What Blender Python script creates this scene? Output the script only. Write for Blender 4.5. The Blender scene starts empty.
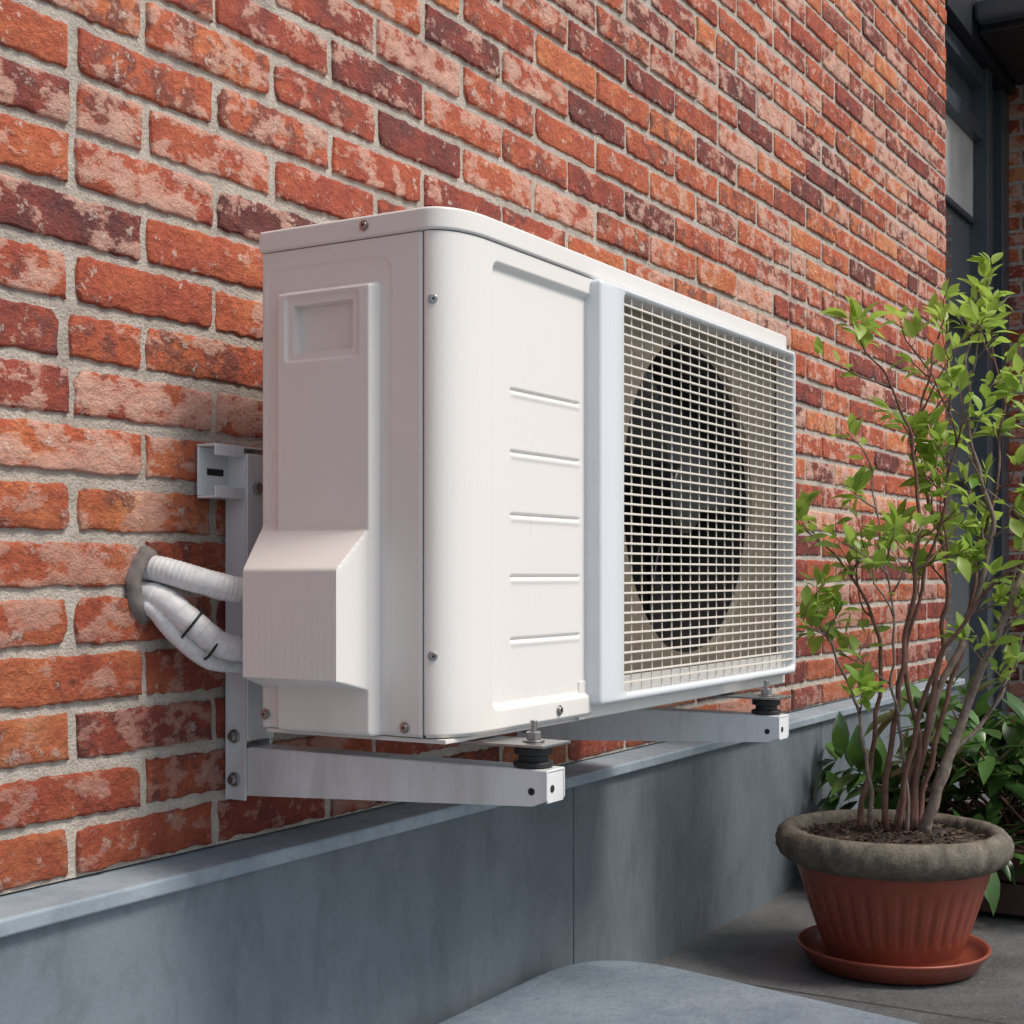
import bpy, math, random
import numpy as np
from mathutils import Vector, noise, Matrix
random.seed(7); R=random.Random(11)
S=bpy.context.scene
CAMH=.72; DW=1.21
def W(x,Y,z): return (x,Y-DW,z+CAMH)

# ---------------------------------------------------------------- materials
def newmat(name):
    m=bpy.data.materials.new(name); m.use_nodes=True
    nt=m.node_tree; b=nt.nodes['Principled BSDF']
    return m,nt,b
def noi(nt,scale,detail=4,rough=.55,vec=None,dist=0):
    n=nt.nodes.new('ShaderNodeTexNoise'); n.inputs['Scale'].default_value=scale
    n.inputs['Detail'].default_value=detail; n.inputs['Roughness'].default_value=rough
    n.inputs['Distortion'].default_value=dist
    if vec is not None: nt.links.new(vec,n.inputs['Vector'])
    return n
def ramp(nt,inp,stops):
    r=nt.nodes.new('ShaderNodeValToRGB'); e=r.color_ramp.elements
    while len(e)<len(stops): e.new(.5)
    for i,(p,c) in enumerate(stops):
        e[i].position=p; e[i].color=(c if len(c)==4 else (*c,1)) if not isinstance(c,(int,float)) else (c,c,c,1)
    nt.links.new(inp,r.inputs[0]); return r
def mix(nt,fac,a,b,mode='MIX'):
    m=nt.nodes.new('ShaderNodeMix'); m.data_type='RGBA'; m.blend_type=mode
    for s,v in ((0,fac),(6,a),(7,b)):
        if isinstance(v,(int,float)): m.inputs[s].default_value=v
        elif isinstance(v,tuple): m.inputs[s].default_value=(*v[:3],1)
        else: nt.links.new(v,m.inputs[s])
    return m.outputs[2]
def math_(nt,op,a,b=None,clamp=False):
    m=nt.nodes.new('ShaderNodeMath'); m.operation=op; m.use_clamp=clamp
    for i,v in enumerate((a,b)):
        if v is None: continue
        if isinstance(v,(int,float)): m.inputs[i].default_value=v
        else: nt.links.new(v,m.inputs[i])
    return m.outputs[0]
def bump(nt,b,h,strength=.3,dist=.002):
    n=nt.nodes.new('ShaderNodeBump'); n.inputs['Strength'].default_value=strength
    n.inputs['Distance'].default_value=dist
    nt.links.new(h,n.inputs['Height']); nt.links.new(n.outputs[0],b.inputs['Normal']); return n
def objco(nt):
    return nt.nodes.new('ShaderNodeTexCoord').outputs['Object']
def mapping(nt,vec,scale):
    m=nt.nodes.new('ShaderNodeMapping'); m.inputs['Scale'].default_value=scale
    nt.links.new(vec,m.inputs['Vector']); return m.outputs[0]

def mat_brick():
    m,nt,b=newmat('weathered_brick'); co=objco(nt)
    at=nt.nodes.new('ShaderNodeAttribute'); at.attribute_name='bcol'
    sp=nt.nodes.new('ShaderNodeSeparateColor'); nt.links.new(at.outputs['Color'],sp.inputs[0])
    big=noi(nt,14,7,.66,co)
    hue=math_(nt,'ADD',sp.outputs[0],math_(nt,'MULTIPLY',math_(nt,'SUBTRACT',big.outputs[0],.5),1.2))
    base=ramp(nt,hue,[(0.0,(.14,.040,.036)),(.18,(.27,.052,.038)),(.40,(.47,.092,.045)),(.62,(.62,.150,.060)),(.84,(.74,.245,.092)),(1,(.76,.35,.17))])
    fine=noi(nt,150,5,.75,co)
    c=mix(nt,math_(nt,'MULTIPLY',ramp(nt,fine.outputs[0],[(.35,1.0),(.6,0.0)]).outputs[0],.5),base.outputs[0],mix(nt,.7,base.outputs[0],(.14,.04,.03)))
    d=noi(nt,24,7,.68,co,.1)
    dk=ramp(nt,math_(nt,'ADD',d.outputs[0],math_(nt,'MULTIPLY',math_(nt,'SUBTRACT',sp.outputs[1],.5),.26)),[(.57,0.0),(.63,.75)])
    c=mix(nt,dk.outputs[0],c,(.18,.055,.045))
    l=noi(nt,17,9,.68,mapping(nt,co,(1,1,1.5)),.1)
    lm=ramp(nt,math_(nt,'ADD',l.outputs[0],math_(nt,'MULTIPLY',math_(nt,'SUBTRACT',sp.outputs[2],.5),.24)),[(.53,0.0),(.56,.55),(.66,.85)])
    c=mix(nt,lm.outputs[0],c,(.74,.45,.35))
    l2=noi(nt,230,4,.7,co)
    c=mix(nt,ramp(nt,l2.outputs[0],[(.62,0.0),(.72,.4)]).outputs[0],c,(.66,.49,.40))
    l3=noi(nt,48,7,.72,co)
    c=mix(nt,ramp(nt,l3.outputs[0],[(.60,0.0),(.64,.75)]).outputs[0],c,(.72,.58,.49))
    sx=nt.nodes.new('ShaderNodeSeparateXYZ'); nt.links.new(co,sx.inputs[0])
    low_dark=ramp(nt,math_(nt,'ADD',sx.outputs[2],math_(nt,'MULTIPLY',big.outputs[0],.3)),[(.55,.85),(.95,.42),(1.4,0.0)])  # brick colour gets darker towards the bottom courses, edge broken up by noise
    c=mix(nt,low_dark.outputs[0],c,mix(nt,1.0,c,(.54,.44,.44),'MULTIPLY'))
    nt.links.new(c,b.inputs['Base Color'])
    b.inputs['Roughness'].default_value=.75
    hh=math_(nt,'ADD',math_(nt,'MULTIPLY',fine.outputs[0],.6),math_(nt,'ADD',math_(nt,'MULTIPLY',d.outputs[0],1.6),math_(nt,'MULTIPLY',l.outputs[0],1.7)))
    bump(nt,b,hh,1.0,.008); return m
def mat_mortar():
    m,nt,b=newmat('lime_mortar'); co=objco(nt)
    a=noi(nt,14,7,.65,co); f=noi(nt,260,4,.7,co)
    c=ramp(nt,a.outputs[0],[(.3,(.42,.37,.32)),(.52,(.62,.57,.50)),(.75,(.72,.67,.61))])
    c2=mix(nt,ramp(nt,f.outputs[0],[(.38,.45),(.55,0.0)]).outputs[0],c.outputs[0],(.30,.25,.21))
    nt.links.new(c2,b.inputs['Base Color']); b.inputs['Roughness'].default_value=.95
    bump(nt,b,math_(nt,'ADD',f.outputs[0],noi(nt,60,5,.6,co).outputs[0]),1.0,.006); return m
def mat_concrete(name,c1,c2,rough=.6,sc=3,stain=(.1,.12,.13),streak=False,bs=.3):
    m,nt,b=newmat(name); co=objco(nt)
    v=mapping(nt,co,(1,1,.45)) if streak else co
    a=noi(nt,sc,8,.65,v,.6); f=noi(nt,180,4,.7,co); g=noi(nt,sc*6,6,.7,v)
    c=ramp(nt,a.outputs[0],[(.3,c1),(.7,c2)])
    cc=mix(nt,ramp(nt,g.outputs[0],[(.5,0.0),(.75,.55)]).outputs[0],c.outputs[0],stain)
    cc=mix(nt,ramp(nt,f.outputs[0],[(.62,0.0),(.72,.35)]).outputs[0],cc,tuple(min(1,x*1.5) for x in c2))
    nt.links.new(cc,b.inputs['Base Color'])
    r=ramp(nt,g.outputs[0],[(.3,rough-.12),(.7,rough+.15)]); nt.links.new(r.outputs[0],b.inputs['Roughness'])
    bump(nt,b,math_(nt,'ADD',g.outputs[0],math_(nt,'MULTIPLY',f.outputs[0],.4)),bs,.003); return m
def mat_paint(name,col,rough=.38,dirt=.25,dirtcol=(.30,.26,.20),zl=(.52,.72),spk_lo=.70,base_d=.10,sa=.3):
    m,nt,b=newmat(name); co=objco(nt)
    a=noi(nt,9,9,.66,mapping(nt,co,(1,1,.25)))
    sx=nt.nodes.new('ShaderNodeSeparateXYZ'); nt.links.new(co,sx.inputs[0])
    low=ramp(nt,math_(nt,'ADD',sx.outputs[2],math_(nt,'MULTIPLY',math_(nt,'SUBTRACT',a.outputs[0],.5),.25)),[(zl[0],1.0),(zl[1],base_d),(1.15,base_d*.7)])
    fac=math_(nt,'MULTIPLY',ramp(nt,a.outputs[0],[(.44,0.0),(.68,dirt)]).outputs[0],low.outputs[0])
    c=mix(nt,fac,col,dirtcol)
    spk=noi(nt,170,3,.6,co)
    l2=ramp(nt,low.outputs[0],[(.2,0.0),(.8,1.0)])
    sf=math_(nt,'MULTIPLY',ramp(nt,spk.outputs[0],[(spk_lo,0.0),(spk_lo+.06,sa)]).outputs[0],l2.outputs[0])
    c=mix(nt,sf,c,(.16,.13,.10))
    nt.links.new(c,b.inputs['Base Color'])
    rr=ramp(nt,a.outputs[0],[(.3,rough-.08),(.7,rough+.14)]); nt.links.new(rr.outputs[0],b.inputs['Roughness'])
    bump(nt,b,noi(nt,12,2,.5,co).outputs[0],.06,.004); return m
def mat_plain(name,col,rough=.5,metal=0,sc=60,var=.25,bs=.15):
    m,nt,b=newmat(name); co=objco(nt); a=noi(nt,sc,5,.6,co)
    c=mix(nt,ramp(nt,a.outputs[0],[(.35,0.0),(.7,1.0)]).outputs[0],col,tuple(x*(1-var) for x in col))
    nt.links.new(c,b.inputs['Base Color']); b.inputs['Roughness'].default_value=rough; b.inputs['Metallic'].default_value=metal
    bump(nt,b,a.outputs[0],bs,.001); return m
def mat_leaf(name,c1,c2,rough=.4,trans=.35):
    m,nt,b=newmat(name)
    at=nt.nodes.new('ShaderNodeAttribute'); at.attribute_name='lcol'
    sp=nt.nodes.new('ShaderNodeSeparateColor'); nt.links.new(at.outputs['Color'],sp.inputs[0])
    r=ramp(nt,sp.outputs[0],[(0,c1),(1,c2)])
    n=noi(nt,60,3,.5,objco(nt)); c=mix(nt,math_(nt,'MULTIPLY',n.outputs[0],.5),r.outputs[0],tuple(x*.6 for x in c1))
    nt.links.new(c,b.inputs['Base Color']); b.inputs['Roughness'].default_value=rough
    t=nt.nodes.new('ShaderNodeBsdfTranslucent')
    nt.links.new(mix(nt,.5,c,tuple(x*1.3 for x in c2)),t.inputs[0])
    ms=nt.nodes.new('ShaderNodeMixShader'); ms.inputs[0].default_value=trans
    nt.links.new(b.outputs[0],ms.inputs[1]); nt.links.new(t.outputs[0],ms.inputs[2])
    nt.links.new(ms.outputs[0],nt.nodes['Material Output'].inputs[0]); return m
def mat_paving():
    m,nt,b=newmat('stone_paving'); co=objco(nt)
    br=nt.nodes.new('ShaderNodeTexBrick'); nt.links.new(co,br.inputs['Vector'])
    br.inputs['Scale'].default_value=1; br.inputs['Brick Width'].default_value=.8; br.inputs['Row Height'].default_value=.8
    br.inputs['Mortar Size'].default_value=.005; br.inputs['Mortar Smooth'].default_value=.4; br.offset=.5
    br.inputs['Color1'].default_value=(.14,.145,.15,1); br.inputs['Color2'].default_value=(.10,.105,.11,1); br.inputs['Mortar'].default_value=(.035,.033,.03,1)
    a=noi(nt,4,9,.7,co,.5); f=noi(nt,90,5,.7,co)
    c=mix(nt,ramp(nt,a.outputs[0],[(.38,0.0),(.65,.85)]).outputs[0],br.outputs[0],(.05,.053,.055))
    c=mix(nt,ramp(nt,f.outputs[0],[(.56,0.0),(.70,.6)]).outputs[0],c,(.24,.235,.22))
    nt.links.new(c,b.inputs['Base Color']); b.inputs['Roughness'].default_value=.6
    h=math_(nt,'ADD',math_(nt,'MULTIPLY',br.outputs['Fac'],-1.5),math_(nt,'ADD',a.outputs[0],math_(nt,'MULTIPLY',f.outputs[0],.5)))
    bump(nt,b,h,.8,.010); return m

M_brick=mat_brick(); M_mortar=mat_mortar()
M_plinth=mat_concrete('plinth_render',(.080,.105,.127),(.18,.215,.245),.48,3,(.05,.068,.084),True,.6)
M_ledge=mat_concrete('plinth_ledge',(.19,.245,.29),(.31,.37,.42),.55,5,(.12,.15,.17))
M_step=mat_concrete('slate_step',(.15,.195,.24),(.25,.30,.345),.34,7,(.08,.105,.135),False,1.0)
M_pave=mat_paving()
M_white=mat_paint('cream_white_enamel',(.75,.735,.705),.30,.40,(.34,.30,.24),(.53,.62),.70,.05,.3)
M_frame=mat_paint('cool_white_plastic',(.66,.70,.735),.28,.25,(.34,.30,.24),(.53,.62),.70,.06,.3)
M_bars=mat_paint('grille_wire_coating',(.72,.68,.61),.4,.3)
M_bracket=mat_paint('bracket_powder_coat',(.74,.76,.775),.28,.60,(.24,.20,.15),(.48,.62),.70,.22,.6)
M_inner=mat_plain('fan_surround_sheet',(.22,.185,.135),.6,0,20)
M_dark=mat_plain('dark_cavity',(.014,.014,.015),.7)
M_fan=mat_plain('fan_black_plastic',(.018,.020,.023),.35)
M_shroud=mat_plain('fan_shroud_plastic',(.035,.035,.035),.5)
M_coil=mat_plain('coil_fins',(.10,.09,.075),.5,.5,200,.5)
M_rub=mat_plain('black_rubber',(.018,.018,.02),.55)
M_steel=mat_plain('zinc_steel',(.45,.44,.43),.32,1,80)
M_hose=mat_plain('insulation_wrap',(.76,.77,.77),.5,0,90,.22,.6)
M_putty=mat_plain('putty',(.20,.175,.165),.85,0,60,.5,.9)
M_dframe=mat_plain('slate_blue_frame_paint',(.065,.083,.100),.35)
M_canopy=mat_plain('canopy_black_steel',(.015,.02,.026),.45)
M_glass,nt,b=newmat('window_glass'); b.inputs['Base Color'].default_value=(.42,.45,.47,1); b.inputs['Roughness'].default_value=.05; b.inputs['Specular IOR Level'].default_value=1.0; b.inputs['Metallic'].default_value=.75
bump(nt,b,noi(nt,2,2,.5,objco(nt)).outputs[0],.15,.01)
M_blind=mat_plain('pale_blind',(.50,.50,.48),.8,0,10,.2)
M_terra=mat_concrete('terracotta_glaze',(.22,.046,.026),(.30,.074,.043),.38,6,(.17,.052,.036),False,.12)
M_rim=mat_concrete('mossy_weathered_rim',(.07,.062,.045),(.21,.185,.15),.9,26,(.045,.048,.025),False,1.0)
M_soil=mat_plain('potting_soil',(.035,.024,.017),.95,0,120,.6,1)
M_chip=mat_plain('bark_mulch',(.10,.065,.042),.9,0,80,.6,.8)
M_bark=mat_plain('shrub_bark',(.27,.21,.175),.8,0,70,.6,.8)
M_bark2=mat_plain('red_brown_bark',(.19,.095,.07),.7,0,70,.5,.8)
M_leaf=mat_leaf('young_green_leaves',(.12,.28,.035),(.42,.58,.11),.42,.45)
M_leaf2=mat_leaf('dark_glossy_leaves',(.025,.075,.02),(.12,.25,.055),.3,.2)
M_wood=mat_plain('stained_planter_wood',(.075,.035,.028),.6,0,12,.5,.4)

# ---------------------------------------------------------------- mesh helpers
def empty(name):
    e=bpy.data.objects.new(name,None); S.collection.objects.link(e); e.empty_display_size=.1; return e
def mesh(name,v,f,mat,parent=None,smooth=False,bevel=0,seg=3,angle=40,sharp=None):
    me=bpy.data.meshes.new(name); me.from_pydata([tuple(map(float,p)) for p in v],[],[tuple(map(int,q)) for q in f]); me.update()
    o=bpy.data.objects.new(name,me); S.collection.objects.link(o); me.materials.append(mat)
    if smooth or bevel:
        me.polygons.foreach_set('use_smooth',[True]*len(me.polygons))
    if sharp: me.set_sharp_from_angle(angle=math.radians(sharp))
    if bevel:
        md=o.modifiers.new('bevel','BEVEL'); md.width=bevel; md.segments=seg; md.limit_method='ANGLE'; md.angle_limit=math.radians(angle)
        md.harden_normals=True
    if parent: o.parent=parent
    return o
def box(name,x0,x1,y0,y1,z0,z1,mat,parent,bevel=.0015):
    v=[(x,y,z) for z in (z0,z1) for y in (y0,y1) for x in (x0,x1)]
    f=[(0,2,3,1),(4,5,7,6),(0,1,5,4),(1,3,7,5),(3,2,6,7),(2,0,4,6)]
    return mesh(name,v,f,mat,parent,False,bevel,2)
def boxW(name,x0,x1,Ya,Yb,z0,z1,mat,parent,bevel=.0015):
    return box(name,x0,x1,min(Ya,Yb)-DW,max(Ya,Yb)-DW,z0+CAMH,z1+CAMH,mat,parent,bevel)
def prism(name,pts,z0,z1,mat,parent,bevel=0,angle=40):
    n=len(pts); v=[(p[0],p[1],z0) for p in pts]+[(p[0],p[1],z1) for p in pts]
    f=[tuple(range(n))[::-1],tuple(range(n,2*n))]+[(i,(i+1)%n,n+(i+1)%n,n+i) for i in range(n)]
    a=sum(pts[i][0]*pts[(i+1)%n][1]-pts[(i+1)%n][0]*pts[i][1] for i in range(n))
    if a<0: f=[q[::-1] for q in f]
    return mesh(name,v,f,mat,parent,False,bevel,3,angle)
def cyl(name,c,axis,r,h,mat,parent,n=24,bevel=.0008,r2=None):
    ax=Vector(axis).normalized(); t=ax.orthogonal().normalized(); s=ax.cross(t); c=Vector(c); r2=r if r2 is None else r2
    v=[]; 
    for k,rr in ((-.5,r),(.5,r2)):
        for i in range(n):
            a=2*math.pi*i/n; v.append(c+ax*h*k+(t*math.cos(a)+s*math.sin(a))*rr)
    f=[tuple(range(n))[::-1],tuple(range(n,2*n))]+[(i,(i+1)%n,n+(i+1)%n,n+i) for i in range(n)]
    return mesh(name,v,f,mat,parent,False,bevel,2)
def tube_data(pts,rad,n=10,V=None,F=None,step=None):
    V=[] if V is None else V; F=[] if F is None else F
    P=[Vector(p) for p in pts]; t0=None; base=len(V)
    for i,p in enumerate(P):
        d=(P[min(i+1,len(P)-1)]-P[max(i-1,0)]).normalized()
        if t0 is None: t0=d.orthogonal().normalized()
        t0=(t0-d*t0.dot(d)).normalized(); s=d.cross(t0); r=rad[i]
        for k in range(n):
            a=2*math.pi*k/n; V.append(p+(t0*math.cos(a)+s*math.sin(a))*r)
    for i in range(len(P)-1):
        for k in range(n):
            F.append((base+i*n+k,base+i*n+(k+1)%n,base+(i+1)*n+(k+1)%n,base+(i+1)*n+k))
    F.append(tuple(base+k for k in range(n))[::-1]); F.append(tuple(base+(len(P)-1)*n+k for k in range(n)))
    return V,F
def catmull(pts,n):
    P=[Vector(p) for p in pts]; P=[P[0]*2-P[1]]+P+[P[-1]*2-P[-2]]; out=[]
    for i in range(1,len(P)-2):
        for k in range(n):
            t=k/n; a,b_,c,d=P[i-1:i+3]
            out.append(.5*((2*b_)+(c-a)*t+(2*a-5*b_+4*c-d)*t*t+(3*b_-a-3*c+d)*t**3))
    out.append(P[-2]); return out
def lathe(name,c,prof,mat,parent,n=96,fn=None):
    v=[];f=[];m=len(prof)
    for i in range(n):
        a=2*math.pi*i/n
        for j,(r,z) in enumerate(prof):
            rr=r+(fn(a,r,z,j) if fn else 0); v.append((c[0]+rr*math.cos(a),c[1]+rr*math.sin(a),c[2]+z))
    for i in range(n):
        for j in range(m-1):
            k=(i+1)%n; f.append((i*m+j,k*m+j,k*m+j+1,i*m+j+1))
    return mesh(name,v,f,mat,parent,True)
def sm(a,b,t):
    t=np.clip((t-a)/(b-a),0,1); return t*t*(3-2*t)
def rrsdf(x,y,x0,x1,y0,y1,r):
    cx,cy=(x0+x1)/2,(y0+y1)/2; qx=np.abs(x-cx)-(x1-x0)/2+r; qy=np.abs(y-cy)-(y1-y0)/2+r
    return np.hypot(np.maximum(qx,0),np.maximum(qy,0))+np.minimum(np.maximum(qx,qy),0)-r
def gridfaces(nu,nv,flip=False):
    f=[]
    for i in range(nu-1):
        for j in range(nv-1):
            q=(i*nv+j,(i+1)*nv+j,(i+1)*nv+j+1,i*nv+j+1); f.append(q[::-1] if flip else q)
    return f

# ---------------------------------------------------------------- house
house=empty('brick_house')
Z0=.391; CH=.0619; PL=.222; JT=.0118
def brickwork(name,org,ud,nd,u0,u1,rows,phase,parent):
    org=Vector(org); ud=Vector(ud); nd=Vector(nd); V=[];F=[];C=[]
    rr=random.Random(len(name)+8)
    for r in range(rows):
        z=r*CH+JT/2+rr.uniform(-.0008,.0008)
        off=phase+(0 if r%2==0 else .105)
        k0=int((u0-off)//PL)-1; k1=int((u1-off)//PL)+2
        for k in range(k0,k1):
            a=off+k*PL+JT/2; b_=a+PL-JT
            segs=[(a,b_)]
            if rr.random()<.04:
                mid=(a+b_)/2+rr.uniform(-.012,.012); segs=[(a,mid-JT/2),(mid+JT/2,b_)]
            for (sa,sb) in segs:
                sa=max(sa,u0+.002); sb=min(sb,u1-.002)
                if sb-sa<.03: continue
                sa+=rr.uniform(-.003,.003); sb+=rr.uniform(-.003,.003)
                L=sb-sa; H=CH-JT+rr.uniform(-.0025,.0025)
                nu=max(4,int(L/.009)); us=[0,.0012,.0036]+[L*i/nu for i in range(1,nu)]+[L-.0036,L-.0012,L]
                vs=[0,.0012,.0036,H*.27,H*.5,H*.73,H-.0036,H-.0012,H]
                t=rr.random(); hue=rr.gauss(.51,.13) if t<.87 else rr.uniform(0.05,.27)
                if rr.random()<.11: hue=rr.uniform(.70,.90)
                col=(min(1,max(0,hue)),rr.random(),min(1,max(0,rr.gauss(.5,.26))),1)
                tl=rr.uniform(-.0015,.0015); tz=rr.uniform(-.008,.008); pd=rr.uniform(-.0015,.0015); base=len(V)
                for i,u in enumerate(us):
                    for j,v in enumerate(vs):
                        pu=sa+u; pz=z+v+tz*(u/L-.5)*.3
                        du=min(u,L-u); dv=min(v,H-v)
                        q=Vector((pu*70+r*7.3,pz*70,k*3.1+.5)); e1=noise.noise(q); e2=noise.noise(q*2.9+Vector((9,3,1))); e3=noise.noise(q*.45+Vector((2,7,3)))
                        depth=.0042+pd+tl*(u/L-.5)+e1*.0014+e2*.0011
                        ed=min(du,dv)
                        if ed==0: depth=-.003
                        elif ed<.002: depth-=.0010+.0018*e2
                        wob=.0024*e1+.0030*e2
                        if du<.010: pu+=wob*(1 if u<L/2 else -1)*(1-du/.010)
                        if dv<.010: pz+=(.0034*e2+.0014*e1+.0014*e3)*(1 if v<H/2 else -1)*(1-dv/.010)
                        cr=du+dv
                        if cr<.014:
                            w_=max(0,e3)*(1-cr/.014)*.012; pu+=w_*(1 if u<L/2 else -1); pz+=w_*.6*(1 if v<H/2 else -1)
                        V.append(org+ud*pu+nd*depth+Vector((0,0,pz))); C.append(col)
                nv=len(vs)
                for i in range(len(us)-1):
                    for j in range(nv-1):
                        F.append((base+i*nv+j,base+(i+1)*nv+j,base+(i+1)*nv+j+1,base+i*nv+j+1))
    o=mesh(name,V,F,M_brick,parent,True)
    ca=o.data.color_attributes.new('bcol','FLOAT_COLOR','POINT'); ca.data.foreach_set('color',np.array(C,dtype=np.float32).ravel())
    return o
ROWS=46
WT=Z0+ROWS*CH
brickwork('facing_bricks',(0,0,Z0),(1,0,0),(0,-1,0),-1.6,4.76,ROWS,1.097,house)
box('wall_core',-1.6,4.755,0,.24,Z0+.002,WT+.02,M_mortar,house,0)
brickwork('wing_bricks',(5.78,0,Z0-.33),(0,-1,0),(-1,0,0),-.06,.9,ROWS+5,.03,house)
box('wing_core',5.78,6.4,-.9,.24,0.0,WT,M_mortar,house,0)
def plinth(x0,x1,nm):
    box(nm+'_face',x0+.0015,x1-.0015,-.052,.2,-.05,Z0-.024,M_plinth,house,.002)
pp=[-1.544,-.37,.884,2.137,3.39,4.74]
for a,b_ in zip(pp[:-1],pp[1:]): plinth(a,b_,'plinth_panel')
box('plinth_back',-1.54,4.735,-.048,.2,-.05,Z0-.026,M_dark,house,0)
v=[(-1.6,-.064,Z0-.024),(4.76,-.064,Z0-.024),(-1.6,-.064,Z0-.005),(4.76,-.064,Z0-.005),(-1.6,.1,Z0+.006),(4.76,.1,Z0+.006),(-1.6,.1,Z0-.024),(4.76,.1,Z0-.024)]
mesh('plinth_ledge',v,[(0,1,3,2),(2,3,5,4),(0,2,4,6),(1,7,5,3),(0,6,7,1)],M_ledge,house,False,.004,3,30)
box('door_frame_left',4.765,4.84,.03,.12,0,2.56,M_dframe,house,.003)
box('door_frame_mullion',5.40,5.47,.01,.12,0,2.56,M_dframe,house,.003)
box('door_side_panel',5.47,5.66,.045,.12,0,2.56,M_dframe,house,.003)
box('door_frame_right',5.66,5.775,.015,.12,0,2.56,M_dframe,house,.003)
for z0,z1 in ((0,.2),(1.05,1.12),(1.60,1.66),(2.30,2.36),(2.50,2.56)):
    box('door_rail',4.84,5.40,.028,.11,z0,z1,M_dframe,house,.003)
box('door_glass',4.84,5.40,.075,.082,.2,2.5,M_glass,house,0)
box('roller_blind',4.842,5.398,.062,.066,2.02,2.30,M_blind,house,0)
box('blind_bar',4.842,5.398,.056,.066,2.0,2.018,M_dframe,house,.002)
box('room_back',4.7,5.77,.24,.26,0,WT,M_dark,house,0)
box('lintel',4.765,5.775,-.01,.2,2.565,WT,M_canopy,house,.004)
box('canopy_slab',5.16,6.9,-1.15,-.012,2.60,2.70,M_canopy,house,.006)
box('canopy_gutter',5.08,5.155,-1.15,-.012,2.62,2.70,M_dframe,house,.02)
for yy in (-.3,-.7,-1.05): box('canopy_rib',5.18,6.8,yy,yy+.05,2.54,2.598,M_canopy,house,.003)
box('wall_above_lintel',4.77,6.9,.0,.24,WT+.001,WT+.3,M_mortar,house,0)

# ---------------------------------------------------------------- ground + step
v=[(-60,-60,0),(60,-60,0),(60,60,0),(-60,60,0)]
mesh('ground',v,[(0,1,2,3)],M_pave)
def rpoly(pts,rads,n=8):
    out=[];m=len(pts)
    for i in range(m):
        p=Vector(pts[i]); a=Vector(pts[i-1]); c=Vector(pts[(i+1)%m]); r=rads[i]
        d1=(a-p).normalized(); d2=(c-p).normalized()
        p1=p+d1*r; p2=p+d2*r
        for k in range(n+1):
            t=k/n; out.append(tuple((1-t)**2*p1+2*t*(1-t)*p+t*t*p2))
    return out
st=rpoly([(-.9,-.070),(2.17,-.070),(2.03,-.72),(1.95,-2.2),(-.9,-2.2)],[.02,.20,.05,.05,.02],14)
stp=prism('stone_step',st,.002,.093,M_step,None,.030,50)
stp.modifiers['bevel'].segments=6

# ---------------------------------------------------------------- AC unit
ac=empty('air_conditioner_outdoor_unit')
ZB,ZT=-.173,.364
g=.00125
Ys=np.arange(1.093,.8711,-g); Zs=np.arange(ZB,ZT+g/2,g)
YY,ZZ=np.meshgrid(Ys,Zs,indexing='ij')
h=np.zeros_like(YY)
d=rrsdf(YY,ZZ,.914,1.082,-.4,.342,.016)
h-=.0042*np.exp(-(d/.0015)**2); h-=.0018*sm(.001,-.002,d)
d2=rrsdf(YY,ZZ,.929,1.062,-.2,.316,.005)
h+=.014*sm(.003,-.004,d2)
d3=rrsdf(YY,ZZ,.957,1.037,.247,.299,.001)
h-=.050*sm(.0004,-.0008,d3)*(.30+.70*sm(.247,.262,ZZ))
d3b=rrsdf(YY,ZZ,.948,1.047,.238,.308,.004); h-=.0030*sm(.0025,-.0015,d3b)
top=1-np.clip((ZZ-.004)/.058,0,1); bot=np.clip((ZZ+.128)/.016,0,1)
sr=np.clip((YY-.931)/.012,0,1); sl=np.clip((1.088-YY)/.016,0,1)
k=.07
def smin(a,b_,k): 
    hh=np.clip(.5+.5*(b_-a)/k,0,1); return b_*(1-hh)+a*hh-k*hh*(1-hh)
pv=smin(smin(top,bot,k),smin(sr,sl,k),k); hv=.058*np.clip(pv,0,1)-.001+.00006*np.sin(YY*2*math.pi/.009)*sm(.6,.9,pv)*sm(-.02,-.05,ZZ)
h=np.maximum(h,hv)
eb=np.minimum(np.minimum(1.093-YY,YY-.871),ZZ-ZB); h-=.003*(1-sm(0,.003,eb))
v=np.stack([1.27-h,YY-DW,ZZ+CAMH],-1).reshape(-1,3)
mesh('service_end_panel',v,gridfaces(len(Ys),len(Zs),True),M_white,ac,True,sharp=48)
FP=.833
path=[]
for i in range(61):
    t=i/60*math.pi/2; path.append((1.345-.075*math.cos(t)**.85 if i<60 else 1.345,.8705-(.8705-FP)*math.sin(t)**.9))
nx=int((1.585-1.345)/.0015)
path+=[(1.345+(1.585-1.345)*(i+1)/nx,FP) for i in range(nx)]
path=np.array(path); tan=np.gradient(path,axis=0); tan/=np.linalg.norm(tan,axis=1)[:,None]
nrm=np.stack([tan[:,1],-tan[:,0]],-1)
s=np.concatenate([[0],np.cumsum(np.linalg.norm(np.diff(path,axis=0),axis=1))])
X=path[:,0][:,None]+0*Zs[None,:]; Zg=Zs[None,:]+0*X; Sg=s[:,None]+0*Zg
dd=-.0025*(1-sm(0,.0025,Sg))
d4=rrsdf(X,Zg,1.354,1.9,-.146,.342,.008); dd-=.0070*sm(.004,-.004,d4)
for zk in (.209,.139,.068,-.002,-.073):
    msk=sm(1.397,1.405,X)*sm(1.566,1.560,X); dd-=.0032*np.exp(-((Zg-zk)/.0015)**2)*msk; dd+=.0010*np.exp(-((Zg-zk+.005)/.003)**2)*msk
eb=Zg-ZB; dd-=.004*(1-sm(0,.004,eb))
v=np.stack([X+nrm[:,0][:,None]*dd,path[:,1][:,None]+nrm[:,1][:,None]*dd-DW,Zg+CAMH],-1).reshape(-1,3)
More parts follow.
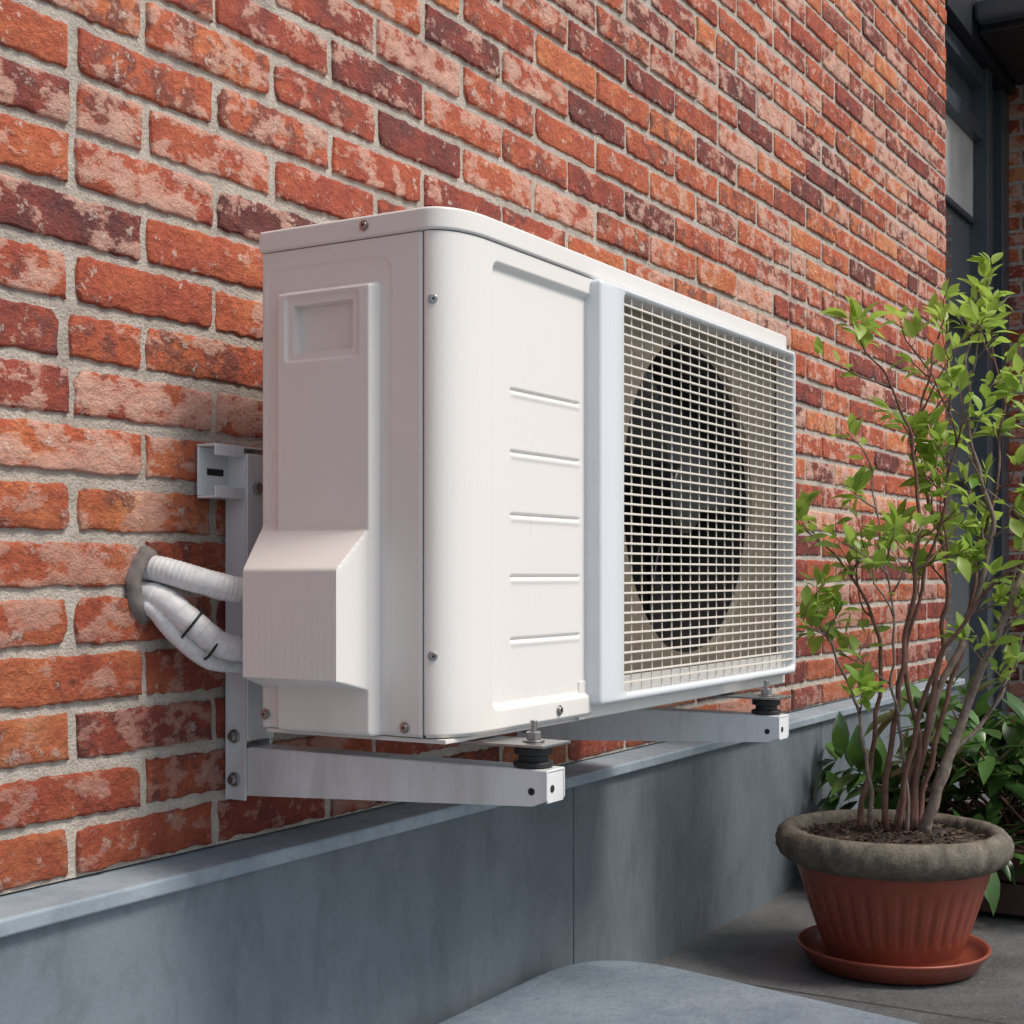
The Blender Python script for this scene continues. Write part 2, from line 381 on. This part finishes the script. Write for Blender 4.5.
mesh('wraparound_front_panel',v,gridfaces(len(path),len(Zs)),M_white,ac,True)
boxW('inner_chassis',1.325,1.545,.868,1.088,ZB+.002,.366,M_frame,ac,0)
boxW('chassis_corner',1.274,1.324,.8725,.878,ZB+.003,.366,M_frame,ac,0)
boxW('chassis_top_edge',1.276,1.324,.88,1.088,.358,.366,M_frame,ac,0)
def lidpoly(o,xe=2.283):
    p=[(1.27-o,1.095-DW)]
    for i in range(17):
        t=i/16*math.pi/2; p.append((1.345-(.075+o)*math.cos(t)**.85 if i<16 else 1.345,.872-(.872-FP+o)*math.sin(t)**.9-DW))
    for i in range(9):
        t=i/8*math.pi/2; p.append((xe-.03+.03*math.sin(t),FP-o+.03-.03*math.cos(t)-DW))
    p.append((xe,1.095-DW)); return p
prism('top_lid',lidpoly(.003),.3655+CAMH,.390+CAMH,M_white,ac,.0035,50)
boxW('right_end_panel',2.268,2.278,.86,1.092,ZB,.364,M_white,ac)
boxW('rear_panel',1.545,2.267,1.085,1.092,ZB,.364,M_white,ac)
boxW('rear_coil',1.56,2.26,1.06,1.084,ZB+.01,.36,M_coil,ac,0)
boxW('base_pan',1.276,2.276,.845,1.090,ZB-.006,ZB-.001,M_white,ac,.001)
boxW('base_front_lip',1.56,2.272,.838,.842,ZB-.004,-.13,M_white,ac,.001)
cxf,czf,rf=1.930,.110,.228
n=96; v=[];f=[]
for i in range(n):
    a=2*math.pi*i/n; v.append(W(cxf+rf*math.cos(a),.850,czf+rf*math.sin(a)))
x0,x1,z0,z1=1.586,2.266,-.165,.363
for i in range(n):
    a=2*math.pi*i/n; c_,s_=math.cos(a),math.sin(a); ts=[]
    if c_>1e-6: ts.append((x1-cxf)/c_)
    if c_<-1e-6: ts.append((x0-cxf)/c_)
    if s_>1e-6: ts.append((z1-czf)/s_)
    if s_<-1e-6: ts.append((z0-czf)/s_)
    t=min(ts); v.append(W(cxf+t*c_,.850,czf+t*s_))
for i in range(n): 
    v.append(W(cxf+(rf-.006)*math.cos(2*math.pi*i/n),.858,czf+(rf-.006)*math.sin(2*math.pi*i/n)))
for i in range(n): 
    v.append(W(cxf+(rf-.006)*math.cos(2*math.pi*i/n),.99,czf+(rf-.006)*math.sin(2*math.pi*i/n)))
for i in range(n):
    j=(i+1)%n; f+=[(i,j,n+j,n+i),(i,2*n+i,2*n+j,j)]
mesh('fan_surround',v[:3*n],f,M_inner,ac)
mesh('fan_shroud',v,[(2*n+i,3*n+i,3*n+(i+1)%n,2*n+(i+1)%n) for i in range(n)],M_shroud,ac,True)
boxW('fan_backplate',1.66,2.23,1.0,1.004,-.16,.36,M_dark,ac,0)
V=[];F=[]
for bl in range(3):
    a0=bl*2*math.pi/3+.35; base=len(V); nr,na=12,12
    for i in range(nr):
        r=.045+(.208-.045)*i/(nr-1)
        for j in range(na):
            w=(j/(na-1)-.5); sweep=.35*(i/(nr-1))**1.3; wid=.95+.45*(i/(nr-1))
            if i==nr-1: wid*=.85
            a=a0+sweep+w*wid; V.append(W(cxf+r*math.cos(a),.905+.075*w*(.7+.3*i/nr)+.012*math.cos(w*3),czf+r*math.sin(a)))
    for i in range(nr-1):
        for j in range(na-1): F.append((base+i*na+j,base+(i+1)*na+j,base+(i+1)*na+j+1,base+i*na+j+1))
o=mesh('fan_blades',V,F,M_fan,ac,True); md=o.modifiers.new('s','SOLIDIFY'); md.thickness=.004
cyl('fan_hub',W(cxf,.895,czf),(0,1,0),.052,.075,M_fan,ac,32,.008)
def rr(x0,x1,z0,z1,r,Y,n=8):
    p=[]
    for cx,cz,a0 in ((x1-r,z1-r,0),(x0+r,z1-r,90),(x0+r,z0+r,180),(x1-r,z0+r,270)):
        for k in range(n+1):
            a=math.radians(a0+90*k/n); p.append(W(cx+r*math.cos(a),Y,cz+r*math.sin(a)))
    return p
gx0,gx1,gz0,gz1=1.578,2.268,-.160,.3635
ix0,ix1,iz0,iz1=1.644,2.260,-.149,.355
FY=.817
loops=[rr(gx0,gx1,gz0,gz1,.006,.850),rr(gx0,gx1,gz0,gz1,.006,FY+.004),rr(gx0+.0012,gx1-.0012,gz0+.0012,gz1-.0012,.006,FY+.0015),rr(gx0+.004,gx1-.003,gz0+.004,gz1-.004,.005,FY),
 rr(ix0-.004,ix1+.003,iz0-.004,iz1+.004,.010,FY),rr(ix0-.001,ix1+.001,iz0-.001,iz1+.001,.009,FY+.0015),rr(ix0,ix1,iz0,iz1,.008,FY+.005),rr(ix0,ix1,iz0,iz1,.008,.846)]
V=[];F=[];n=len(loops[0])
for L in loops: V+=L
for a in range(len(loops)-1):
    for i in range(n):
        j=(i+1)%n; F.append((a*n+i,a*n+j,(a+1)*n+j,(a+1)*n+i))
mesh('grille_frame',V,F,M_frame,ac,True)
V=[];F=[]
def bar(p,q,wx,wy,wz):
    b0=len(V)
    lo=[min(p[i],q[i])-(wx,wy,wz)[i]/2 for i in range(3)]; hi=[max(p[i],q[i])+(wx,wy,wz)[i]/2 for i in range(3)]
    V.extend([W(x,y,z) for z in (lo[2],hi[2]) for y in (lo[1],hi[1]) for x in (lo[0],hi[0])])
    F.extend([tuple(b0+i for i in q_) for q_ in [(0,2,3,1),(4,5,7,6),(0,1,5,4),(1,3,7,5),(3,2,6,7),(2,0,4,6)]])
nh=40
for i in range(1,nh): 
    z=iz0+(iz1-iz0)*i/nh; bar((ix0-.002,FY+.004,z),(ix1+.002,FY+.004,z),0,.0034,.0028)
nvb=20
for i in range(1,nvb):
    x=ix0+(ix1-ix0)*i/nvb; bar((x,FY+.0070,iz0-.002),(x,FY+.0070,iz1+.002),.0020,.0020,0)
mesh('grille_bars',V,F,M_bars,ac,False,.0006,1)
def screw(c,axis,nm='screw'):
    ax=Vector(axis); cyl(nm+'_washer',Vector(c),axis,.0062,.0012,M_steel,ac,20,.0003)
    cyl(nm+'_head',Vector(c)+ax*.0016,axis,.0045,.0024,M_steel,ac,16,.0008)
    cyl(nm+'_socket',Vector(c)+ax*.0029,axis,.0016,.0004,M_dark,ac,6,0)
for z in (.292,-.086): screw(W(1.2735,.859,z),(-.83,-.55,0))
screw(W(1.2665,.945,.379),(-1,0,0)); screw(W(1.2685,.893,-.163),(-1,0,0)); screw(W(1.2685,1.086,-.158),(-1,0,0))
screw(W(1.50,FP-.001,-.160),(0,-1,0)); 
br=empty('wall_mount_bracket')
for xc in (1.357,2.05):
    boxW('mounting_foot',xc-.03,xc+.03,.755,1.08,-.1835,-.1802,M_steel,ac,.001)
    cyl('rubber_damper_top',W(xc,.785,-.189),(0,0,1),.021,.009,M_rub,br,32,.002)
    cyl('rubber_damper',W(xc,.785,-.199),(0,0,1),.016,.012,M_rub,br,32,.002)
    cyl('rubber_damper_base',W(xc,.785,-.2035),(0,0,1),.022,.006,M_rub,br,32,.002)
    cyl('washer',W(xc,.785,-.1788),(0,0,1),.012,.002,M_steel,br,24,.0004)
    cyl('nut',W(xc,.785,-.1735),(0,0,1),.0085,.0085,M_steel,br,6,.0008)
    cyl('bolt_end',W(xc,.785,-.164),(0,0,1),.004,.014,M_steel,br,12,.0006)
def arm(xa,xb):
    th=.0025; zt=-.2075
    for s0,s1,nm in ((xa,xa+th,'arm_web'),(xb-th,xb,'arm_web')):
        p=[(1.205,zt-.001),(.757,zt-.001),(.757,-.240),(.775,-.247),(1.205,-.268)]
        V=[W(s0,a,b_) for a,b_ in p]+[W(s1,a,b_) for a,b_ in p]; n=5
        F=[tuple(range(n)),tuple(range(n,2*n))[::-1]]+[(i,n+i,n+(i+1)%n,(i+1)%n) for i in range(n)]
        mesh(nm,V,F,M_bracket,br,False,.0008,2)
    boxW('arm_top',xa+.0005,xb-.0005,.757,1.17,zt-.003,zt,M_bracket,br,.001)
    boxW('arm_nose',xa+.003,xb-.003,.7575,.760,-.243,zt-.0035,M_bracket,br,.0006)
    cyl('arm_hole',W(xa+.012,.7572,-.228),(0,1,0),.004,.001,M_dark,br,16,0)
    cyl('arm_hole',W(xa-.0002,.776,-.231),(1,0,0),.004,.001,M_dark,br,16,0)
    boxW('upright_side',xa-.004,xa-.001,1.172,1.204,-.272,.146,M_bracket,br,.0008)
    boxW('upright_side',xb+.001,xb+.004,1.172,1.204,-.272,.146,M_bracket,br,.0008)
    boxW('upright_front',xa-.004,xb+.004,1.168,1.1715,-.200,.146,M_bracket,br,.001)
    for z in (-.195,-.247):
        cyl('hinge_bolt',W(xa-.0055,1.188,z),(1,0,0),.0085,.003,M_steel,br,24,.0006)
        cyl('hinge_bolt_head',W(xa-.010,1.188,z),(1,0,0),.0058,.006,M_steel,br,6,.0008)
    cyl('upright_bolt',W(xa+.012,1.166,.105),(0,1,0),.008,.006,M_steel,br,6,.0008)
    cyl('upright_bolt',W(xa+.012,1.166,-.05),(0,1,0),.008,.006,M_steel,br,6,.0008)
arm(1.337,1.377); arm(2.03,2.07)
boxW('rail_web',1.282,2.20,1.1995,1.2025,.094,.152,M_bracket,br,.0008)
boxW('rail_top',1.282,2.20,1.175,1.2025,.1525,.1550,M_bracket,br,.0008)
boxW('rail_bottom',1.282,2.20,1.175,1.2025,.091,.0935,M_bracket,br,.0008)
boxW('rail_lip_top',1.282,1.332,1.1725,1.1748,.141,.155,M_bracket,br,.0008)
boxW('rail_lip_bottom',1.282,1.332,1.1725,1.1748,.091,.105,M_bracket,br,.0008)
boxW('rail_slot',1.296,1.324,1.1985,1.1992,.119,.127,M_dark,br,0)

# ---------------------------------------------------------------- hoses
hs=empty('insulated_pipes')
def hose(nm,pts,r,mat=M_hose,rib=.0011,pitch=.011):
    P=catmull(pts,60); s=0; rad=[]
    for i,p in enumerate(P):
        if i: s+=(p-P[i-1]).length
        fr=(s/pitch)%1; rad.append(r+rib*(fr-.5)+.0006*noise.noise(p*60))
    V,F=tube_data(P,rad,28); return mesh(nm,V,F,mat,hs,True)
Q=W
hose('upper_hose',[Q(1.205,1.24,.012),Q(1.211,1.19,.006),Q(1.232,1.152,-.006),Q(1.262,1.128,-.016),Q(1.31,1.11,-.02)],.0150,M_hose,.0007,.0055)
hose('lower_hose',[Q(1.203,1.24,-.020),Q(1.207,1.19,-.026),Q(1.226,1.160,-.052),Q(1.254,1.138,-.080),Q(1.30,1.12,-.088)],.0150,M_hose,.0008,.016)
hose('drain_hose',[Q(1.196,1.24,-.030),Q(1.200,1.196,-.036),Q(1.222,1.175,-.070),Q(1.255,1.158,-.098),Q(1.31,1.15,-.106)],.0105,M_hose,.0006,.005)
hose('cable',[Q(1.213,1.24,-.004),Q(1.222,1.19,-.016),Q(1.245,1.165,-.05),Q(1.27,1.145,-.072),Q(1.31,1.14,-.08)],.0045,M_hose,0,.01)
for c_,d_,r_ in (((1.2295,1.160,-.056),(.028,-.03,-.032),.0190),((1.249,1.147,-.080),(.028,-.02,-.02),.0185)):
    V=[];F=[]
    cz=Vector(W(*c_)); dz=(Vector(d_)).normalized(); t=dz.orthogonal().normalized(); sx=dz.cross(t)
    ring=[cz+(t*math.cos(2*math.pi*i/40)+sx*math.sin(2*math.pi*i/40))*r_ for i in range(41)]
    tube_data(ring,[.0016]*41,8,V,F); mesh('cable_tie',V,F,M_rub,hs,True)
V=[];F=[]; nn=64
for k,(rr_,dp) in enumerate(((.045,-.001),(.042,.006),(.034,.010),(.026,.010),(.018,-.004))):
    for i in range(nn):
        a=2*math.pi*i/nn; w=1+.16*noise.noise(Vector((math.cos(a)*1.7,math.sin(a)*1.7,k*.3)))+.05*noise.noise(Vector((math.cos(a)*6,math.sin(a)*6,k)))
        V.append(W(1.203+rr_*.66*w*math.cos(a),1.205-dp,-.012+rr_*.95*w*math.sin(a)))
for k in range(4):
    for i in range(nn): F.append((k*nn+i,k*nn+(i+1)%nn,(k+1)*nn+(i+1)%nn,(k+1)*nn+i))
mesh('wall_putty_seal',V,F,M_putty,hs,True)

# ---------------------------------------------------------------- pot
pot=empty('terracotta_flower_pot')
PC=(2.66,.773-DW,0)
def flute(a,r,z,j):
    if .06<z<.165 and r>.1: 
        w=math.sin(math.pi*(z-.06)/.105)**.35; return -.0035*w*max(0,math.cos(a*34))**.6 if math.cos(a*34)>0 else 0
    return 0
prof=[(0,.018),(.118,.018),(.121,.024)]
for i in range(28):
    z=.03+(.190-.03)*i/27; prof.append((.121+(.176-.121)*((z-.03)/.16)**.85,z))
prof+=[(.1775,.195)]
lathe('pot_body',PC,prof,M_terra,pot,272,flute)
rimp=[(.168,.190),(.181,.191),(.190,.196),(.200,.201),(.207,.209),(.2105,.221),(.2105,.234),(.207,.246),(.199,.254),(.189,.257),(.180,.254),(.174,.247),(.171,.235),(.170,.215)]
lathe('pot_rim',PC,rimp,M_rim,pot,200,lambda a,r,z,j:.005*noise.noise(Vector((math.cos(a)*9,math.sin(a)*9,z*60)))+.003*noise.noise(Vector((math.cos(a)*30,math.sin(a)*30,z*160))))
lathe('saucer',PC,[(0,.004),(.140,.003),(.150,.005),(.165,.028),(.172,.036),(.1745,.040),(.172,.0425),(.167,.040),(.160,.030),(.146,.014),(.0,.012)],M_terra,pot,120)
v=[];f=[];nr=30;na=90
for i in range(nr):
    for j in range(na):
        r=.172*i/(nr-1); a=2*math.pi*j/na; x=PC[0]+r*math.cos(a); y=PC[1]+r*math.sin(a)
        v.append((x,y,.232+.014*(1-(i/nr)**2)+.007*noise.noise(Vector((x*50,y*50,0)))+.006*noise.noise(Vector((x*160,y*160,3)))))
for i in range(nr-1):
    for j in range(na): k_=(j+1)%na; f.append((i*na+j,(i+1)*na+j,(i+1)*na+k_,i*na+k_))
mesh('soil',v,f,M_soil,pot,True)
V=[];F=[]
for i in range(300):
    r=.165*math.sqrt(R.random()); a=R.uniform(0,6.283); c=Vector((PC[0]+r*math.cos(a),PC[1]+r*math.sin(a),.236+.014*(1-(r/.172)**2)+R.uniform(0,.005)))
    u=Vector((R.gauss(0,1),R.gauss(0,1),R.gauss(0,.3))).normalized(); w_=u.cross(Vector((R.gauss(0,.4),R.gauss(0,.4),1))).normalized(); n_=u.cross(w_)
    l=R.uniform(.003,.010); ww=R.uniform(.0015,.004); b0=len(V)
    for p in (-u*l-w_*ww,u*l-w_*ww*.6,u*l*.8+w_*ww,-u*l*.9+w_*ww): V.append(c+p)
    for p in (-u*l-w_*ww,u*l-w_*ww*.6,u*l*.8+w_*ww,-u*l*.9+w_*ww): V.append(c+p*.8+n_*.0022)
    F+=[tuple(b0+q for q in t) for t in ((3,2,1,0),(4,5,6,7),(0,1,5,4),(1,2,6,5),(2,3,7,6),(3,0,4,7))]
mesh('mulch',V,F,M_chip,pot)

# ---------------------------------------------------------------- shrub
def leafmesh(V,F,C,p,d,up,L,Wd,col,fold=.25,droop=.2):
    d=d.normalized(); s=d.cross(up)
    if s.length<1e-3: s=d.orthogonal()
    s.normalize(); n=s.cross(d).normalized(); b0=len(V)
    prof=[(0,0),(.12,.35),(.3,.85),(.5,1.0),(.7,.78),(.87,.38),(1,0)]
    for t,w in prof:
        c=p+d*L*t-n*(droop*L*t*t); 
        if w==0: V.append(c); C.append(col)
        else:
            V.append(c); V.append(c+s*Wd*w/2+n*fold*Wd*w/2); V.append(c-s*Wd*w/2+n*fold*Wd*w/2); C.extend([col]*3)
    m=[b0]+[b0+1+3*i for i in range(5)]+[b0+16]
    l=[b0+2+3*i for i in range(5)]; r=[b0+3+3*i for i in range(5)]
    F.append((m[0],m[1],l[0])); F.append((m[0],r[0],m[1]))
    for i in range(4): F.append((m[i+1],m[i+2],l[i+1],l[i])); F.append((m[i+1],r[i],r[i+1],m[i+2]))
    F.append((m[5],m[6],l[4])); F.append((m[5],r[4],m[6]))
RT=Vector((.514,-.858,0)); FW=Vector((.858,.514,0))
base=Vector((PC[0],PC[1],.245))
def PL_(a,z,d): return base+RT*a+FW*d+Vector((0,0,z))
sh=empty('potted_shrub')
stems=[
 ([(.055,0),(.085,.11),(.135,.24),(.18,.36),(.228,.49),(.26,.62),(.25,.75)],-.03,.012,M_bark,.44),
 ([(.04,0),(.06,.16),(.095,.34),(.105,.49),(.07,.63),(.045,.74),(.085,.86),(.105,.92)],.03,.0065,M_bark2,.34),
 ([(-.015,0),(-.005,.20),(.022,.40),(.038,.56),(.02,.71),(-.025,.82),(-.06,.86)],-.05,.0065,M_bark2,.26),
 ([(-.04,0),(-.048,.12),(-.08,.25),(-.115,.34),(-.14,.38)],-.02,.005,M_bark,.34),
 ([(-.06,0),(-.035,.12),(-.015,.32),(-.04,.43),(-.08,.50),(-.11,.53)],.04,.006,M_bark2,.28),
 ([(.01,0),(.075,.20),(.165,.42),(.21,.56),(.18,.70),(.168,.84),(.18,.96)],.06,.009,M_bark,.42),
 ([(0,0),(.04,.25),(.12,.42),(.20,.50),(.26,.54)],-.08,.006,M_bark2,.36),
 ([(.03,0),(.05,.14),(.03,.30),(.055,.47),(.10,.62),(.11,.76),(.05,.88)],.0,.006,M_bark2,.30),
 ([(.065,0),(.12,.13),(.2,.22),(.27,.34),(.33,.50)],.05,.006,M_bark,.40),
 ([(.02,0),(.02,.10),(-.01,.26),(-.015,.40),(-.05,.55),(-.06,.66)],-.06,.0045,M_bark,.22),
 ([(.05,0),(.10,.18),(.15,.34),(.19,.50),(.235,.68),(.25,.84),(.235,.97)],.09,.006,M_bark2,.48),
]
SV={M_bark:([],[]),M_bark2:([],[])}; LV=[];LF=[];LC=[]
def twigleaves(p,d,nl,scale=1):
    ht=(p.z-base.z)
    for k in range(nl):
        a=R.uniform(0,2*math.pi); o=d.orthogonal().normalized(); o=Matrix.Rotation(a,3,d)@o
        dr=(d*R.uniform(.2,.9)+o*R.uniform(.5,1.0)+Vector((0,0,R.uniform(-.1,.45)))).normalized()
        L=R.uniform(.022,.052)*scale
        g_=min(1,max(0,R.gauss(.38+.45*ht,.26)))
        leafmesh(LV,LF,LC,p+dr*.006-d*R.uniform(0,.02),dr,Vector((R.uniform(-.7,.7),R.uniform(-.7,.7),1)),L,L*R.uniform(.42,.58),(g_,R.random(),0,1),.3,R.uniform(-.1,.5))
def twig(p,d,L,r,mat,depth):
    pts=[p]; dd_=d.normalized(); n=5
    for i in range(n):
        dd_=(dd_+Vector((R.gauss(0,.18),R.gauss(0,.18),R.gauss(.10,.12)))).normalized(); pts.append(pts[-1]+dd_*L/n)
        if i>=1: twigleaves(pts[-1],dd_,R.choice((0,1,1)))
        if depth and i<4 and R.random()<.30:
            o=Vector((R.gauss(0,1),R.gauss(0,1),R.uniform(-.1,.9))).normalized(); twig(pts[-1],dd_*.5+o,L*R.uniform(.35,.6),r*.6,mat,depth-1)
    tube_data(pts,[r*(1-.6*i/n) for i in range(n+1)],5,*SV[mat])
    twigleaves(pts[-1],dd_,R.randint(2,5))
for pts,dep,r0,mat,dens in stems:
    n=len(pts); P=[PL_(a,z,dep*(i/(n-1))*1.6+.25*dep+R.uniform(-.01,.01)) for i,(a,z) in enumerate(pts)]
    P=catmull(P,8); P=[p+Vector((noise.noise(p*18),noise.noise(p*18+Vector((5,5,5))),0))*.010 for p in P]
    m=len(P); tube_data(P,[r0*(1-.78*(i/m)**.8)*(1+.1*noise.noise(P[i]*90)) for i in range(m)],9,*SV[mat])
    for i in range(int(m*.40),m):
        if R.random()<dens*.78:
            dd_=(P[min(i+1,m-1)]-P[i-1]).normalized(); o=(RT*R.gauss(0,1)+FW*R.gauss(0,.9)+Vector((0,0,R.uniform(-.1,.7)))).normalized()
            twig(P[i],dd_*.5+o,R.uniform(.05,.16),.0022,mat,1)
    twig(P[-1],(P[-1]-P[-3]),.09,.002,mat,1)
for mat,(V,F) in SV.items(): mesh('stems',V,F,mat,sh,True)
o=mesh('leaves',LV,LF,M_leaf,sh,True)
ca=o.data.color_attributes.new('lcol','FLOAT_COLOR','POINT'); ca.data.foreach_set('color',np.array(LC,dtype=np.float32).ravel())

# ---------------------------------------------------------------- dark bush in planter
bu=empty('broadleaf_bush'); LV=[];LF=[];LC=[];V=[];F=[]
bc=Vector((3.42,.74-DW,.30))
for i in range(50):
    a=R.uniform(0,2*math.pi); e=R.uniform(-.1,1.2); L=R.uniform(.18,.38)
    d_=Vector((math.cos(a)*math.cos(e),math.sin(a)*math.cos(e),math.sin(e)))
    p0=bc+Vector((R.uniform(-.1,.1),R.uniform(-.1,.1),-.16)); P=[p0+d_*L*t+Vector((0,0,-.05*t*t)) for t in (0,.25,.5,.75,1)]
    tube_data(P,[.005,.004,.0035,.003,.002],5,V,F)
    for t in (.5,.62,.75,.87,1.0,1.0):
        for k in range(3):
            aa=R.uniform(0,6.28); o_=Matrix.Rotation(aa,3,d_)@d_.orthogonal().normalized(); dr=(d_*.5+o_+Vector((0,0,R.uniform(-.3,.4)))).normalized()
            LL=R.uniform(.06,.12); leafmesh(LV,LF,LC,p0+d_*L*t,dr,Vector((0,0,1)),LL,LL*.36,(R.random()*(.3+.7*t),0,0,1),.2,R.uniform(.1,.5))
mesh('branches',V,F,M_bark2,bu,True)
o=mesh('leaves',LV,LF,M_leaf2,bu,True)
ca=o.data.color_attributes.new('lcol','FLOAT_COLOR','POINT'); ca.data.foreach_set('color',np.array(LC,dtype=np.float32).ravel())
pb=empty('wooden_planter_box')
for z in (.012,.082): 
    box('front_board',3.14,3.72,-.78,-.76,z,z+.066,M_wood,pb,.004)
    box('back_board',3.14,3.72,-.22,-.20,z,z+.066,M_wood,pb,.004)
    box('side_board',3.12,3.139,-.78,-.20,z,z+.066,M_wood,pb,.004)
    box('side_board',3.721,3.74,-.78,-.20,z,z+.066,M_wood,pb,.004)
for yy in (-.79,-.205): box('corner_post',3.105,3.119,yy,yy+.04,0,.155,M_wood,pb,.003)
box('soil',3.139,3.721,-.76,-.22,.01,.135,M_soil,pb,0)

# ---------------------------------------------------------------- camera, light
cam=bpy.data.cameras.new('camera'); co=bpy.data.objects.new('camera',cam); S.collection.objects.link(co)
co.location=(0,-DW,CAMH); co.rotation_euler=(math.radians(90),0,math.radians(30.9-90)); cam.lens=50.98; cam.sensor_width=36
cam.shift_y=.0615; cam.clip_start=.02; cam.clip_end=500; S.camera=co
w=bpy.data.worlds.new('World'); S.world=w; w.use_nodes=True; nt=w.node_tree
sk=nt.nodes.new('ShaderNodeTexSky'); sk.sky_type='NISHITA'; sk.sun_disc=False
to=Vector((.10,-.58,.83)).normalized(); el=math.asin(to.z); az=math.atan2(to.x,to.y)
sk.sun_elevation=el; sk.sun_rotation=az; sk.dust_density=3.0
hs_=nt.nodes.new('ShaderNodeHueSaturation'); hs_.inputs['Saturation'].default_value=.60
nt.links.new(sk.outputs[0],hs_.inputs['Color'])
nt.links.new(hs_.outputs[0],nt.nodes['Background'].inputs[0]); nt.nodes['Background'].inputs[1].default_value=.145
sd=bpy.data.lights.new('sun','SUN'); so=bpy.data.objects.new('sun',sd); S.collection.objects.link(so)
sd.energy=2.9; sd.angle=math.radians(15); sd.color=(1,.92,.83); so.rotation_euler=to.to_track_quat('Z','Y').to_euler(); so.location=(0,-5,8)
S.view_settings.view_transform='Standard'; S.view_settings.look='None'; S.view_settings.exposure=0
